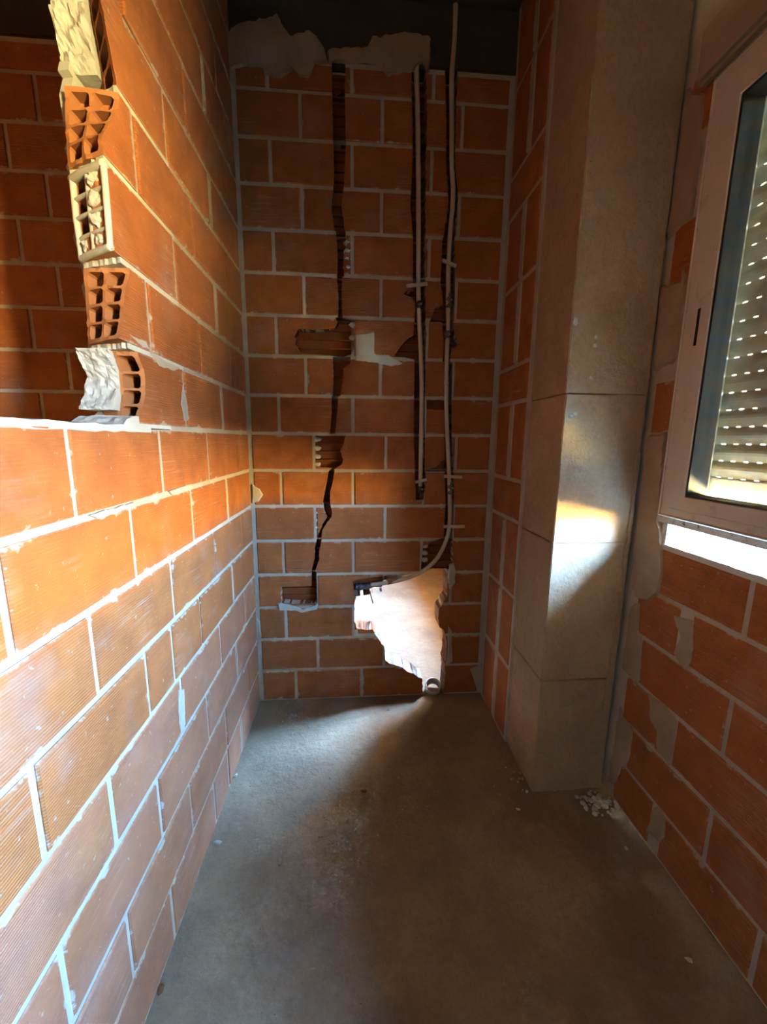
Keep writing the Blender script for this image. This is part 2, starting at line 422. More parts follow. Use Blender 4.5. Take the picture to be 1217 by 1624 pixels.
ch([(512, 797), (523, 797), (527, 812), (526, 820), (518, 830), (511, 842), (510, 853), (503, 853), (507, 843), (513, 829), (519, 821), (514, 810)], .034)
ch([(503, 853), (511, 853), (506, 878), (507, 886), (500, 905), (494, 905), (499, 885), (499, 870)], .034)
ch([(494, 905), (502, 906), (503, 935), (503, 957), (470, 958), (446, 956), (445, 940), (446, 931), (480, 930), (494, 929)], .026)
# chase of the left pipe
ch([(653, 96), (676, 96), (678, 180), (676, 300), (675, 440), (655, 441), (656, 380), (651, 330), (655, 250), (654, 180)], .034)
ch([(655, 441), (675, 441), (676, 520), (678, 531), (664, 534), (655, 536), (658, 510), (659, 480), (653, 472), (640, 466), (645, 461), (657, 462)], .034)
ch([(655, 532), (677, 530), (675, 566), (660, 571), (640, 566), (625, 565), (630, 557), (640, 545), (648, 536)], .028)
ch([(658, 568), (676, 567), (674, 640), (674, 746), (659, 747), (657, 700), (657, 650)], .034)
ch([(658, 746), (675, 746), (675, 770), (672, 793), (660, 793), (659, 770)], .034)
# chase of the right pipe
ch([(706, 96), (727, 96), (724, 180), (722, 260), (727, 310), (722, 375), (704, 376), (712, 320), (708, 260), (708, 180)], .034)
ch([(702, 376), (722, 375), (722, 410), (723, 447), (721, 510), (705, 510), (702, 470), (699, 450), (701, 415)], .034)
ch([(682, 510), (690, 490), (700, 484), (706, 486), (706, 510)], .018)
ch([(701, 510), (719, 510), (722, 530), (730, 545), (722, 552), (716, 553), (714, 575), (702, 575), (705, 545)], .034)
ch([(704, 575), (719, 575), (717, 634), (717, 692), (704, 692), (705, 630)], .034)
ch([(677, 634), (706, 634), (706, 651), (690, 650), (677, 648)], .02)
ch([(676, 745), (692, 741), (700, 732), (708, 728), (707, 748), (676, 748)], .02)
ch([(705, 692), (718, 692), (719, 745), (720, 800), (718, 853), (704, 853), (707, 800), (706, 745)], .034)
ch([(672, 866), (690, 858), (706, 852), (719, 852), (718, 906), (668, 906), (668, 900)], .026)
ch([(560, 923), (566, 919), (600, 915), (612, 913), (616, 925), (612, 936), (594, 941), (572, 945), (562, 945)], .04)
def clip_band(poly, z0, z1):
    for s, zc in ((1, z0), (-1, z1)):
        o = []
        for (a, b), (c, d) in zip(poly, poly[1:]+poly[:1]):
            i1, i2 = s*(b-zc) >= 0, s*(d-zc) >= 0
            if i1: o.append((a, b))
            if i1 != i2:
                t = (zc-b)/(d-b); o.append((a+(c-a)*t, zc))
        poly = o
        if len(poly) < 3: return []
    return poly
def ragged(poly, amp, step=.007, seed=0):
    r = []
    for (a, b), (c, d) in zip(poly, poly[1:]+poly[:1]):
        n = max(1, int(math.hypot(c-a, d-b)/step))
        for i in range(n):
            u, z = a+(c-a)*i/n, b+(d-b)*i/n; k = amp if 0 < i else amp*.3
            r.append((u+k*nz(u*150+seed, z*150, .5), z+k*nz(u*150, z*150+seed, 7.5)))
    return r
def bbox(poly): return min(p[0] for p in poly), max(p[0] for p in poly), min(p[1] for p in poly), max(p[1] for p in poly)
cuts = []                                   # (bbox, cutter object)
hole_r = ragged(hole, .004, .008, 3)
hc = cutter(*prism(hole_r, -.05, .2)); cuts.append((bbox(hole_r), hc))
core_cut = [hc]
for i, (p, d) in enumerate(CH):
    pr = ragged(p, .0022, .008, i)
    cuts.append((bbox(pr), cutter(*prism(pr, -.05, d*1.15))))
    z0, z1 = bbox(pr)[2:]
    for k in range(int(z0/.15), int(z1/.15)+1):
        for q in range(4):                  # the hollow cells of the brick opened by the chisel
            a = k*.15+.012+q*.0335; cb = clip_band(pr, a, a+.025)
            if len(cb) >= 3: cuts.append((bbox(cb), cutter(*prism(cb, -.05, d*1.75))))
    core_cut.append(cutter(*prism(p, -.05, max(d*1.75, .045)+.001)))
apply_cuts(wb, core_cut)
def overlaps(b, u0, u1, z0, z1): return b[0] < u1 and b[1] > u0 and b[2] < z1 and b[3] > z0
def back_course(k, joints, u_lo, u_hi, z0=None, z1=None):
    z0 = k*.15+.005 if z0 is None else z0; z1 = k*.15+.145 if z1 is None else z1
    ed = [u_lo-.005]+joints+[u_hi+.005]
    for a, b in zip(ed, ed[1:]):
        u0, u1 = a+.005, b-.005
        if u1-u0 < .015: continue
        o = brick_at(wb, 'back', 0., u0, u1, z0, z1, TW)
        cs = [c for bb, c in cuts if overlaps(bb, u0, u1, z0, z1)]
        if cs:
            o.data = o.data.copy()
            if apply_cuts(o, cs) == 0: bpy.data.objects.remove(o); continue
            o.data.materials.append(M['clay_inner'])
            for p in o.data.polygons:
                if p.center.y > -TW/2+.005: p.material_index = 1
for k in range(17):
    off = (.125 if k % 2 == 0 else (.262 if k < 9 else .236))
    if k == 0: off = .161
    js = [off+.298*i for i in range(4) if .03 < off+.298*i < .99]
    z1 = 2.485 if k == 16 else None
    back_course(k, js, .013, XA-.016, None, z1)
    if 7 <= k <= 16:                        # the same wall carries on past the partition
        o2 = -.775 if k % 2 == 0 else -.66
        js = sorted(o2+.298*i for i in range(-2, 3) if -1.3 < o2+.298*i < -.12)
        back_course(k, js, -1.35, -.115, None, z1)
# ring beam over the bricks and plaster dabs along it
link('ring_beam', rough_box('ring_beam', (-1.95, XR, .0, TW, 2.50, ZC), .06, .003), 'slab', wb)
patch('plaster_patch', bw([(352, 60), (380, 40), (440, 25), (462, 60), (495, 52), (515, 75), (522, 98), (500, 104), (490, 128), (474, 120), (466, 112), (445, 126), (420, 118), (415, 108), (385, 105), (366, 112)]), 'back', 0., .012, 'plaster', wb, .008, seed=1)
patch('plaster_patch', bw([(520, 82), (580, 78), (590, 60), (630, 55), (684, 60), (684, 95), (678, 118), (672, 100), (655, 112), (630, 118), (615, 122), (606, 112), (590, 100), (520, 100)]), 'back', 0., .012, 'plaster', wb, .008, seed=5)
# pale mortar around the chases
patch('mortar_smear', bw([(564, 530), (593, 525), (594, 564), (618, 565), (640, 577), (622, 582), (600, 577), (564, 572)]), 'back', 0., .004, 'mortar_white', wb, .003, seed=2)
patch('mortar_smear', bw([(440, 958), (446, 955), (470, 962), (480, 967), (500, 960), (505, 957), (503, 966), (480, 972), (465, 968), (442, 967)]), 'back', 0., .006, 'mortar_white', wb, .003, seed=3)
patch('mortar_smear', bw([(400, 768), (412, 775), (418, 785), (410, 796), (400, 798)]), 'back', 0., .004, 'mortar', wb, .003, seed=4)
patch('mortar_smear', bw([(713, 895), (720, 892), (724, 905), (723, 925), (713, 935), (710, 915)]), 'back', 0., .005, 'mortar', wb, .003, seed=6)
patch('mortar_smear', bw([(711, 990), (717, 1000), (718, 1050), (711, 1055)]), 'back', 0., .004, 'mortar', wb, .002, seed=7)
patch('mortar_smear', bw([(745, 1060), (768, 1052), (770, 1096), (757, 1097)]), 'back', 0., .004, 'mortar', wb, .003, seed=8)
patch('mortar_smear', bw([(403, 975), (412, 985), (415, 1010), (405, 1015)]), 'back', 0., .004, 'mortar', wb, .003, seed=9)
# mortar plugs squeezed into the cells of opened bricks
for px, ys in ((549, (385, 398, 411, 424)), (558, (515, 535)), (501, (697, 711, 724, 736)), (501, (813, 825, 836)), (672, (866, 877, 888))):
    for i, py in enumerate(ys):
        q = pl(px, py, 1, .006)
        lump('mortar_plug', (q.x+.006, .010, q.z), (.016, .010, .011), 'mortar_white', wb, seed=px+i*3, amp=.3, sub=2)
q = pl(566, 998, 1, 0); 
patch('mortar_smear', bw([(562, 1000), (566, 998), (566, 1004), (597, 1004), (600, 1009), (562, 1009)]), 'back', .0, .003, 'mortar_white', wb, .0015, seed=11)

# ------------------------------------------------------------------ partition on the left, broken open above the sixth course
wl = tag(link('wall_left', boxes('wall_left', [
    (-TW+.004, -.004, -3.3, .0, 0, 1.195), (-TW+.004, -.004, -.70, .0, 1.195, ZC),
    (-TW+.004, -.004, -3.3, -.70, 2.40, ZC)]), 'mortar'),
    'left brick partition, low towards the front and broken off ragged above', 'wall', kind='structure')
for k in range(8):
    off = -.169 if k % 2 else -.315
    js = [off-.295*i for i in range(8)]
    if k == 0: js = [-.312, -.467]+[-.602-.293*i for i in range(5)]
    if k == 4: js = sorted(js+[-.785], reverse=True)
    if k == 3: js = [j for j in js]
    ed = [.003]+js
    for a, b in zip(ed, ed[1:]):
        brick_at(wl, 'left', XL, b+.005, a-.005, k*.15+.005, k*.15+.145, TW, mat='brick_dusty' if k < 4 else 'brick')
def lw(pts): return [(lambda q: (q.y, q.z))(pl(a, b, 0, XL)) for a, b in pts]
for i, pg in enumerate([[(140, 818), (185, 804), (212, 797), (190, 812), (160, 824)],
        [(268, 779), (292, 770), (304, 768), (290, 781), (274, 786)],
        [(205, 530), (232, 541), (238, 556), (226, 550)], [(290, 610), (297, 640), (302, 666), (292, 668), (287, 640)],
        [(238, 558), (260, 572), (285, 584), (276, 590), (252, 580)], [(283, 1095), (292, 1092), (294, 1150), (287, 1165), (284, 1130)]]):
    patch('mortar_smear', lw(pg), 'left', XL, .0011, 'mortar', wl, .003, .006, .002, seed=31+i)
ENDS = {}
PROF = {  # course: (front edge points, rear edge points) of the broken end, in the photograph
    8: ([(216.5, 553), (221, 569), (228, 585), (230.5, 600), (231, 628), (226, 645), (221, 656)], [(142, 548), (150, 580), (155, 610), (160, 640), (165, 656)]),
    9: ([(191, 403), (202, 415), (207, 431), (201, 450), (197, 475), (195, 511), (188, 534)], [(129, 401), (134, 450), (137, 490), (139, 530)]),
    10: ([(166, 247), (168, 270), (171, 300), (175, 350), (178, 394)], [(111, 252), (114, 290), (120, 350), (127, 396)]),
    11: ([(186, 140), (189, 155), (186, 177), (175, 196), (160, 218), (165, 245)], [(101, 118), (103, 160), (104, 200), (106, 240)]),
    12: ([(160, 0), (165, 25), (169, 50), (178, 95), (186, 138)], [(132, -10), (134, 30), (140, 80), (150, 118)]),
}
def interp(pts, z):
    pts = sorted(pts)
    if z <= pts[0][0]: return pts[0][1]
    for (a, b), (c, d) in zip(pts, pts[1:]):
        if z <= c: return b+(d-b)*(z-a)/(c-a)
    return pts[-1][1]
def broken_brick(k, y_far, front, rear, cells, depth=.075):
    z0, z1 = k*.15+.005, k*.15+.145; nzs, nxs = 15, 8; v, f = [], []
    for j in range(nzs):
        z = z0+(z1-z0)*j/(nzs-1); yf, yr = interp(front, z), interp(rear, z)
        for i in range(nxs):
            s = i/(nxs-1); x = XL-TW*s
            y = yf+(yr-yf)*s+.004*nz(x*90, z*90, k)-.004*math.sin(math.pi*s)
            v.append((x, y, z))
    for j in range(nzs-1):
        for i in range(nxs-1):
            a = j*nxs+i; f.append((a, a+1, a+nxs+1, a+nxs))
    b = len(v); fl = [j*nxs for j in range(nzs)]; rl = [j*nxs+nxs-1 for j in range(nzs)]
    v += [(XL, y_far, z0), (XL-TW, y_far, z0), (XL-TW, y_far, z1), (XL, y_far, z1)]
    f += [tuple(fl[::-1])+(b, b+3), tuple(rl)+(b+2, b+1), (b, b+1, b+2, b+3),
          tuple(range(nxs))+(b+1, b), tuple(range((nzs-1)*nxs+nxs-1, (nzs-1)*nxs-1, -1))+(b+3, b+2)]
    me = mesh('brick', v, f)
    # origin at the brick's middle so that its grooves run as on the others
    c = Vector((XL-TW/2, (y_far-.295/2), (z0+z1)/2)); mw = Matrix.Translation(c) @ Matrix.Rotation(math.pi/2, 4, 'Z')
    me.transform(mw.inverted())
    me.materials.append(M['brick']); me.materials.append(M['clay_raw'])
    o = link('brick', me, parent=wl, mw=mw)
    cs = []
    for (s0, s1) in ((.008, .0415), (.0475, .082)):
        for q in range(4):
            if (s0 < .02 and (q, 0) in cells) or (s0 > .02 and (q, 1) in cells):
                za = z0+.007+q*.0325; ym = min(interp(front, za), interp(rear, za))
                pts = []
                for (px, pz) in ((s0, za), (s1, za), (s1, za+.0275), (s0, za+.0275)): pts.append((-px, pz))
                (xa, za_), (xb, zb_) = (-s1, za), (-s0, za+.0275); ch_ = .0035
                oc = [(xa+ch_, za_), (xb-ch_, za_), (xb, za_+ch_), (xb, zb_-ch_), (xb-ch_, zb_), (xa+ch_, zb_), (xa, zb_-ch_), (xa, za_+ch_)]
                oc = [(p+.0012*nz(p*300, r*300, k), r+.0012*nz(p*300, r*300, k+9)) for p, r in oc]
                n = len(oc); ymax = max(interp(front, za), interp(rear, za))
                vv = [(p, ym-.03, r) for p, r in oc]+[(p, min(y_far-.02, ymax+depth), r) for p, r in oc]
                ff = [tuple(range(n)), tuple(range(2*n-1, n-1, -1))]+[(i, (i+1) % n, (i+1) % n+n, i+n) for i in range(n)]
                cs.append(cutter(vv, ff))
    apply_cuts(o, cs)
    # fresh clay on everything that is not the drawn outer face
    o.data.materials.clear(); o.data.materials.append(M['brick']); o.data.materials.append(M['clay_raw'])
    inv = mw.inverted()
    for p in o.data.polygons:
        outer = abs(p.normal.y) > .98 and abs(abs((mw @ p.center).x+TW/2)-TW/2) < .002
        p.material_index = 0 if outer else 1
    return o
ALL = {(q, s) for q in range(4) for s in (0, 1)}
for k in range(8, 18):
    odd = k % 2
    js = [-.184, -.476, -.764] if odd else [-.320, -.608]
    z0, z1 = k*.15+.005, min(k*.15+.145, ZC)
    ed = [.003]+js
    for a, b in zip(ed, ed[1:]):
        if k <= 12 and a <= -.75: continue
        brick_at(wl, 'left', XL, b+.005, a-.005, z0, z1, TW)
    y_far = js[-1]-.005
    if k in PROF:
        fr = [(lambda q: (q.z, q.y))(pl(a, b, 0, XL)) for a, b in PROF[k][0]]
        re = [(lambda q: (q.z, min(q.y, y_far-.03)))(pl(a, b, 0, -TW)) for a, b in PROF[k][1]]
        cells = ALL if k in (9, 11) else ({(q, 0) for q in range(4)} if k in (8, 12) else {(1, 1), (2, 1), (3, 1)})
        ENDS[k] = (fr, re); broken_brick(k, y_far, fr, re, cells)
    else:
        for i in range(1+(k-12)//2*2):
            brick_at(wl, 'left', XL, y_far-.005-.295*(i+1)+.01, y_far-.005-.295*i, z0, z1, TW)
# ragged bed joints between the broken ends
def bed(k, y_end, y_rear, z, th=.010, white=True):
    n = 16; v, f = [], []
    for j in range(2):
        for i in range(n):
            s = i/(n-1); x = XL-.002-(TW-.004)*s
            y = y_end+(y_rear-y_end)*s+.006*nz(x*120, k*7.7)
            v.append((x, y, z-th/2+th*j))
    b = len(v); v += [(XL-.002, -.60, z-th/2), (XL-TW+.002, -.60, z-th/2), (XL-.002, -.60, z+th/2), (XL-TW+.002, -.60, z+th/2)]
    f += [(i, i+1, n+i+1, n+i) for i in range(n-1)]
    f += [tuple(range(n-1, -1, -1))+(b, b+1), tuple(range(n, 2*n))+(b+3, b+2), (0, n, b+2, b), (n-1, b+1, b+3, 2*n-1), (b, b+2, b+3, b+1)]
    link('mortar_bed', mesh('mortar_bed', v, f), 'mortar_white' if white else 'mortar', wl)
for k in (9, 10, 11, 12):
    a, b = ENDS[k], ENDS[k-1]
    z = k*.15
    bed(k, (interp(a[0], z+.01)+interp(b[0], z-.01))/2, (interp(a[1], z+.01)+interp(b[1], z-.01))/2, z, .011)
# upright joints behind the broken bricks
for k in range(8, 13):
    y = -.764 if k % 2 else -.608
    link('mortar_joint', boxes('mortar_joint', [(XL-TW+.004, XL-.003, y-.0055, y+.0055, k*.15, k*.15+.15)]), 'mortar', wl)
# mortar coat over the end of course 10, its cells half filled
fr, re = ENDS[10]
for i, (s, q, rx, rz) in enumerate(((.026, 3, .017, .014), (.026, 2, .018, .016), (.026, 1, .017, .015), (.026, 0, .013, .011), (.066, 0, .012, .011))):
    z = 1.505+.022+q*.0325; y = interp(fr, z)+(interp(re, z)-interp(fr, z))*s/TW
    lump('mortar_lump', (XL-s, y+.004, z), (rx, .012, rz), 'mortar_white', wl, seed=i*5+2, amp=.35)
rim = []
for z, hh in ((1.509, .010), (1.541, .006), (1.574, .006), (1.606, .006), (1.641, .012)):
    y0, y1 = interp(fr, z), interp(re, z)
    tube('mortar_rim', [(XL-.001, y0-.001, z), (XL-.03, y0+(y1-y0)*.33-.003, z), (XL-.06, y0+(y1-y0)*.66-.003, z), (XL-TW+.001, y1-.001, z)], hh*.62, 'mortar_white', wl, 8, 4)
for s in (.004, .045, .086):
    tube('mortar_rim', [(XL-s, interp(fr, z)+(interp(re, z)-interp(fr, z))*s/TW-.002, z) for z in (1.507, 1.54, 1.575, 1.61, 1.643)], .0055, 'mortar_white', wl, 8, 4)
# mortar masses in the broken courses
fr, re = ENDS[8]
def mass(name, sil, x_a, x_b, back, mat, seed, inner=None):
    """lumpy mortar body: sil = list of (z, y) of its free edge"""
    nzs, nxs = 26, 14; zs = [p[0] for p in sil]; z0, z1 = min(zs), max(zs); v, f = [], []
    for j in range(nzs):
        z = z0+(z1-z0)*j/(nzs-1); y = interp(sil, z)
        for i in range(nxs):
            s = i/(nxs-1); x = x_a+(x_b-x_a)*s
            yy = y+.02*(1-s)**2*0+(0 if inner is None else (interp(inner, z)-y)*(1-s))
            yy += .010*nz(x*45+seed, z*45, 2)+.005*nz(x*130, z*130+seed, 1)
            if j in (0, nzs-1): yy = max(yy, y+.004)
            v.append((x, yy, z+.003*nz(x*70, z*70, seed)))
    for j in range(nzs-1):
        for i in range(nxs-1):
            a = j*nxs+i; f.append((a, a+1, a+nxs+1, a+nxs))
    b = len(v); v += [(x_a, back, z0), (x_b, back, z0), (x_b, back, z1), (x_a, back, z1)]
    f += [tuple(j*nxs for j in range(nzs-1, -1, -1))+(b, b+3), tuple(j*nxs+nxs-1 for j in range(nzs))+(b+2, b+1), (b, b+1, b+2, b+3),
          tuple(range(nxs))+(b+1, b), tuple(range(nzs*nxs-1, (nzs-1)*nxs-1, -1))+(b+3, b+2)]
    return link(name, mesh(name, v, f, False), mat, wl)
def sil(pts, x): return [(lambda q: (q.z, q.y))(pl(a, b, 0, x)) for a, b in pts]
mass('mortar_mass', sil([(170, 552), (180, 575), (189, 600), (186, 625), (176, 650)], -.046), -.046, -.108, -.72, 'mortar_white', 3,
     None)
top = sil([(100, -40), (97, 0), (93, 30), (98, 60), (107, 85), (100, 100), (110, 112)], -.10)
mass('mortar_mass', [(z, y) for z, y in sil([(135, -45), (133, 0), (138, 40), (146, 80), (151, 116)], -.050)], -.048, -.108, -.66, 'mortar_white', 8, None)
# render coat on the far face, broken along a ragged line
edge = sil([(96, -60), (97, 0), (93, 40), (99, 66), (107, 84), (92, 95), (90, 108), (98, 120), (95, 150), (100, 190), (105, 215), (102, 235), (110, 252), (104, 262), (112, 285), (110, 300), (118, 330), (122, 345), (116, 376), (124, 398), (128, 420), (133, 440), (129, 455), (136, 478), (138, 500), (140, 530), (137, 545), (142, 570), (148, 600), (156, 628), (162, 640), (152, 655), (142, 664)], -.108)
edge = [(z, y+.005*nz(z*60, 3.3)) for z, y in edge]
v = [(-TW+.001, y, z) for z, y in edge]+[(-.110, y+.004, z) for z, y in edge]; n = len(edge)
b = n*2; v += [(-TW+.001, -.4, edge[0][0]), (-.110, -.4, edge[0][0]), (-TW+.001, -.4, edge[-1][0]), (-.110, -.4, edge[-1][0])]
f = [(i, i+1, n+i+1, n+i) for i in range(n-1)]+[tuple(range(n))+(b+2, b), tuple(range(2*n-1, n-1, -1))+(b+1, b+3), (0, b, b+1, n), (n-1, 2*n-1, b+3, b+2), (b, b+2, b+3, b+1)]
me = mesh('render_coat', v, f)
link('render_coat', me, 'mortar_white', wl)
# mortar left on the low wall's top
mass('mortar_bed', [(1.197, -.90), (1.203, -.895), (1.212, -.88), (1.218, -.86)], -.001, -.10, -.70, 'mortar_white', 5)
pts = []
n = 90; v, f = [], []
for i in range(n+1):
    y = -.80-2.4*i/n
    h = 1.2+.004*nz(y*30, 1)+.003*nz(y*90, 2); o_ = .0012+.002*nz(y*50, 5)
    v += [(XL+o_, y, 1.188+.004*nz(y*40, 7)), (XL+o_*.6, y, h), (XL-TW, y, h+.003), (XL-TW, y, 1.186)]
for i in range(n):
    for k in range(4):
        f.append((i*4+k, i*4+(k+1) % 4, (i+1)*4+(k+1) % 4, (i+1)*4+k))
f += [(3, 2, 1, 0), (n*4, n*4+1, n*4+2, n*4+3)]
link('mortar_capping', mesh('mortar_capping', v, f), 'mortar_white', wl)

# ------------------------------------------------------------------ alcove return of upright bricks and the column
wa = tag(link('wall_alcove', boxes('wall_alcove', [(XA+.003, XR, -.315, 0, 0, ZC)]), 'mortar'),
         'narrow brick return with upright bricks between back wall and column', 'wall', kind='structure')
zj = [0, .312, .600, .885, 1.035, 1.320, 1.452, 1.742, 2.000, 2.140, 2.43, ZC]
for i, (a, b) in enumerate(zip(zj, zj[1:])):
    if b-a < .2: segs = [(-.300, -.022)]
    else: segs = [(-.163, -.026), (-.300, -.193)]
    for y0, y1 in segs: brick_at(wa, 'right', XA, y0, y1, a+.006, b-.006, .10, mat='brick_upright' if b-a > .2 else 'brick')
for i, (a, b) in enumerate(zip(zj, zj[1:])):
    if b-a > .2:
        patch('mortar_smear', [(-.197, a+.01), (-.162, a+.01), (-.158, (a+b)/2), (-.163, b-.01), (-.194, b-.01), (-.198, (a+b)/2+.04)], 'right', XA, .003, 'mortar', wa, .004, seed=i)
cb = [0, .413, .872, 1.314, ZC]
cc = bpy.data.objects.new('concrete_column', None); COL.objects.link(cc); cc.location = (0, 0, 0)
tag(cc, 'grey cast concrete column between the brick return and the window wall', 'column', kind='structure')
for i, (a, b) in enumerate(zip(cb, cb[1:])):
    dx = (.0015, .0, .001, .0)[i]
    link('column_lift', rough_box('column_lift', (CX+dx, 1.277, CF+dx*.8, -.308, a-(.01 if i == 0 else -.0012), b-(.0012 if i else .003)), .03, .0018, 10, .0025), 'concrete', cc)
link('joint_fill', rough_box('joint_fill', (1.27, XR+.01, CF+.022, -.30, 0, ZC), .03, .003, 14, 0), 'concrete', cc)
patch('mortar_smear', [(CX+.22, .30), (CX+.244, .30), (CX+.244, 1.15), (CX+.235, 1.15), (CX+.230, .7)], 'back', CF, .004, 'concrete', cc, .006, seed=4)
for px, py in ((913, 510), (946, 535), (944, 548), (937, 600), (905, 660), (912, 657)):
    q = pl(px, py, 1, CF); lump('mortar_fleck', (q.x, CF, q.z), (.007, .003, .012 if px == 913 else .006), 'mortar_white', cc, seed=px, amp=.5, sub=2)

# ------------------------------------------------------------------ outer wall with the window
wr = tag(link('wall_right', boxes('wall_right', wall_minus(XR+.004, XO, -3.4, 3.0, 0, ZC, [SLIT, OPEN2, OPEN3])), 'mortar'),
         'brick outer wall with a shuttered window over an open slit', 'wall', kind='structure')
for k in range(6):
    off = -.920 if k % 2 else -.770
    js = [j for j in (off+.295, off, off-.295, off-.59, off-.885) if j < -.60]
    ed = [-.553]+js
    for a, b in zip(ed, ed[1:]):
        if a-b < .05: continue
        wide = .022 if abs(b+.77) < .01 else .005
        u1 = a-(.018 if abs(a+.77) < .01 else .005)
        if a == -.553: u1 = a-.035
        brick_at(wr, 'right', XR, b+wide, u1, k*.15+.005, min(k*.15+.145, .892), .10)
for z0, z1 in ((1.205, 1.345), (1.60, 1.745), (1.92, 2.10)):
    brick_at(wr, 'right', XR, -.640, -.556, z0, z1, .10)
def rp(pts): return [(lambda q: (q.y, q.z))(pl(a, b, 0, XR)) for a, b in pts]
patch('mortar_patch', rp([(1048, 455), (1085, 445), (1088, 420), (1090, 470), (1078, 560), (1068, 575), (1040, 590), (1045, 500)]), 'right', XR, .006, 'plaster', wr, .005, seed=21)
patch('mortar_patch', rp([(1090, 140), (1118, 150), (1112, 240), (1098, 345), (1060, 380), (1070, 300), (1082, 220)]), 'right', XR, .006, 'plaster', wr, .005, seed=22)
patch('mortar_patch', rp([(1030, 690), (1058, 685), (1050, 780), (1048, 830), (1053, 870), (1052, 910), (1045, 945), (1030, 955), (1010, 950), (1005, 935), (1015, 820)]), 'right', XR, .007, 'plaster', wr, .006, seed=23)
patch('mortar_patch', rp([(1003, 960), (1015, 955), (1014, 1000), (1020, 1030), (1016, 1080), (1010, 1085), (988, 1060), (996, 1000)]), 'right', XR, .006, 'plaster', wr, .005, seed=24)
patch('mortar_patch', rp([(1070, 975), (1100, 985), (1098, 1020), (1097, 1048), (1086, 1062), (1070, 1040), (1080, 1005)]), 'right', XR, .005, 'plaster', wr, .005, seed=25)
patch('mortar_patch', rp([(1030, 1100), (1056, 1118), (1074, 1145), (1070, 1180), (1064, 1215), (1044, 1195), (1042, 1160), (1032, 1140)]), 'right', XR, .005, 'plaster', wr, .005, seed=26)
patch('mortar_patch', rp([(985, 1120), (990, 1140), (1005, 1155), (1000, 1205), (990, 1212), (975, 1245), (966, 1240), (975, 1180)]), 'right', XR, .006, 'plaster', wr, .005, seed=27)
patch('mortar_patch', rp([(1034, 1282), (1045, 1278), (1056, 1300), (1055, 1330), (1046, 1336), (1026, 1320), (1032, 1300)]), 'right', XR, .005, 'plaster', wr, .004, seed=28)
# rough sill in the slit: two bricks bedded in white mortar, mortared jamb
for a, b in ((-.70, -.955), (-.968, -1.30)):
    o = link('sill_brick', brick_mesh(abs(b-a), .05, .16), parent=wr,
             mw=Matrix.Translation(Vector((1.445, (a+b)/2, .874))) @ Matrix.Rotation(-math.pi/2, 4, 'Z'))
def strip(name, x_of, z, y0, y1, w_, th, seed):
    n = 60; v, f = [], []
    for i in range(n+1):
        y = y0+(y1-y0)*i/n; a = x_of
        b_ = a+w_*(1+.5*nz(y*28, seed)+.3*nz(y*90, seed+3)); h = z+th*(1+.5*nz(y*40, seed+7))
        v += [(a, y, z-.01), (a-.002, y, h), (b_, y, h*.3+.7*z), (b_, y, z-.01)]
    for i in range(n):
        for k in range(4): f.append((i*4+k, i*4+(k+1) % 4, (i+1)*4+(k+1) % 4, (i+1)*4+k))
    f += [(3, 2, 1, 0), (n*4, n*4+1, n*4+2, n*4+3)]
    link(name, mesh(name, v, f), 'mortar_white', wr)
strip('sill_mortar', XR-.001, .894, -1.32, -.656, .075, .006, 3)
strip('sill_mortar', 1.51, .894, -1.32, -.656, .06, .006, 9)
link('jamb_mortar', rough_box('jamb_mortar', (XR-.001, XO-.01, -.672, -.650, .885, .985), .02, .003, 30, .003), 'mortar_white', wr)

# window: flange, frame, sash, gasket, glass, roller shutter
win = bpy.data.objects.new('window_1', None); COL.objects.link(win); win.location = (0, 0, 0)
tag(win, 'dirty white aluminium window with its roller shutter let down', 'window', kind='structure')
def ring(name, y0, y1, z0, z1, wd, x0, x1, mat, wb_=None, bev=.002):
    wb_ = wd if wb_ is None else wb_
    o = [(y0, z0), (y1, z0), (y1, z1), (y0, z1)]; i_ = [(y0+wd, z0+wb_), (y1-wd, z0+wb_), (y1-wd, z1-wd), (y0+wd, z1-wd)]
    v = []
    for x in (x0, x1): v += [(x, *p) for p in o]+[(x, *p) for p in i_]
    f = []
    for k in range(4):
        j = (k+1) % 4
        f += [(k, j, j+4, k+4), (8+k, 8+k+4, 8+j+4, 8+j), (k, k+8, j+8, j), (k+4, j+4, j+12, k+12)]
    me = mesh(name, v, f)
    bm = bmesh.new(); bm.from_mesh(me)
    if bev: bmesh.ops.bevel(bm, geom=[e for e in bm.edges if len(e.link_faces) == 2 and e.calc_face_angle(0) > .5], offset=bev, segments=1, affect='EDGES')
    bm.to_mesh(me); bm.free()
    return link(name, me, mat, win)
Y0, Y1 = -1.335, -.628
ring('flange', Y0, Y1, .958, 2.035, .026, XR-.004, XR+.012, 'alu_dirty')
ring('frame', Y0+.022, Y1-.022, .982, 2.012, .040, XR-.016, XR+.07, 'alu')
ring('frame_bead', Y0+.020, Y1-.020, .980, 2.014, .006, XR-.020, XR-.002, 'alu')
ring('sash', Y0+.058, Y1-.058, 1.006, 1.976, .050, XR-.024, XR+.03, 'alu', .036)
ring('gasket', Y0+.104, Y1-.104, 1.040, 1.930, .010, XR-.021, XR+.03, 'rubber', .007, 0)
link('glass_pane', boxes('glass_pane', [(XR-.002, XR+.003, Y0+.110, Y1-.110, 1.045, 1.926)]), 'glass', win)
link('latch_slot', boxes('latch_slot', [(XR-.0255, XR-.020, -.708, -.701, 1.415, 1.50)]), 'rubber', win)
sh = bpy.data.objects.new('roller_shutter', None); COL.objects.link(sh); sh.location = (0, 0, 0)
tag(sh, 'pale slatted roller shutter with lit slots behind the window glass', 'shutter')
SXC = 1.375; SP = .0425
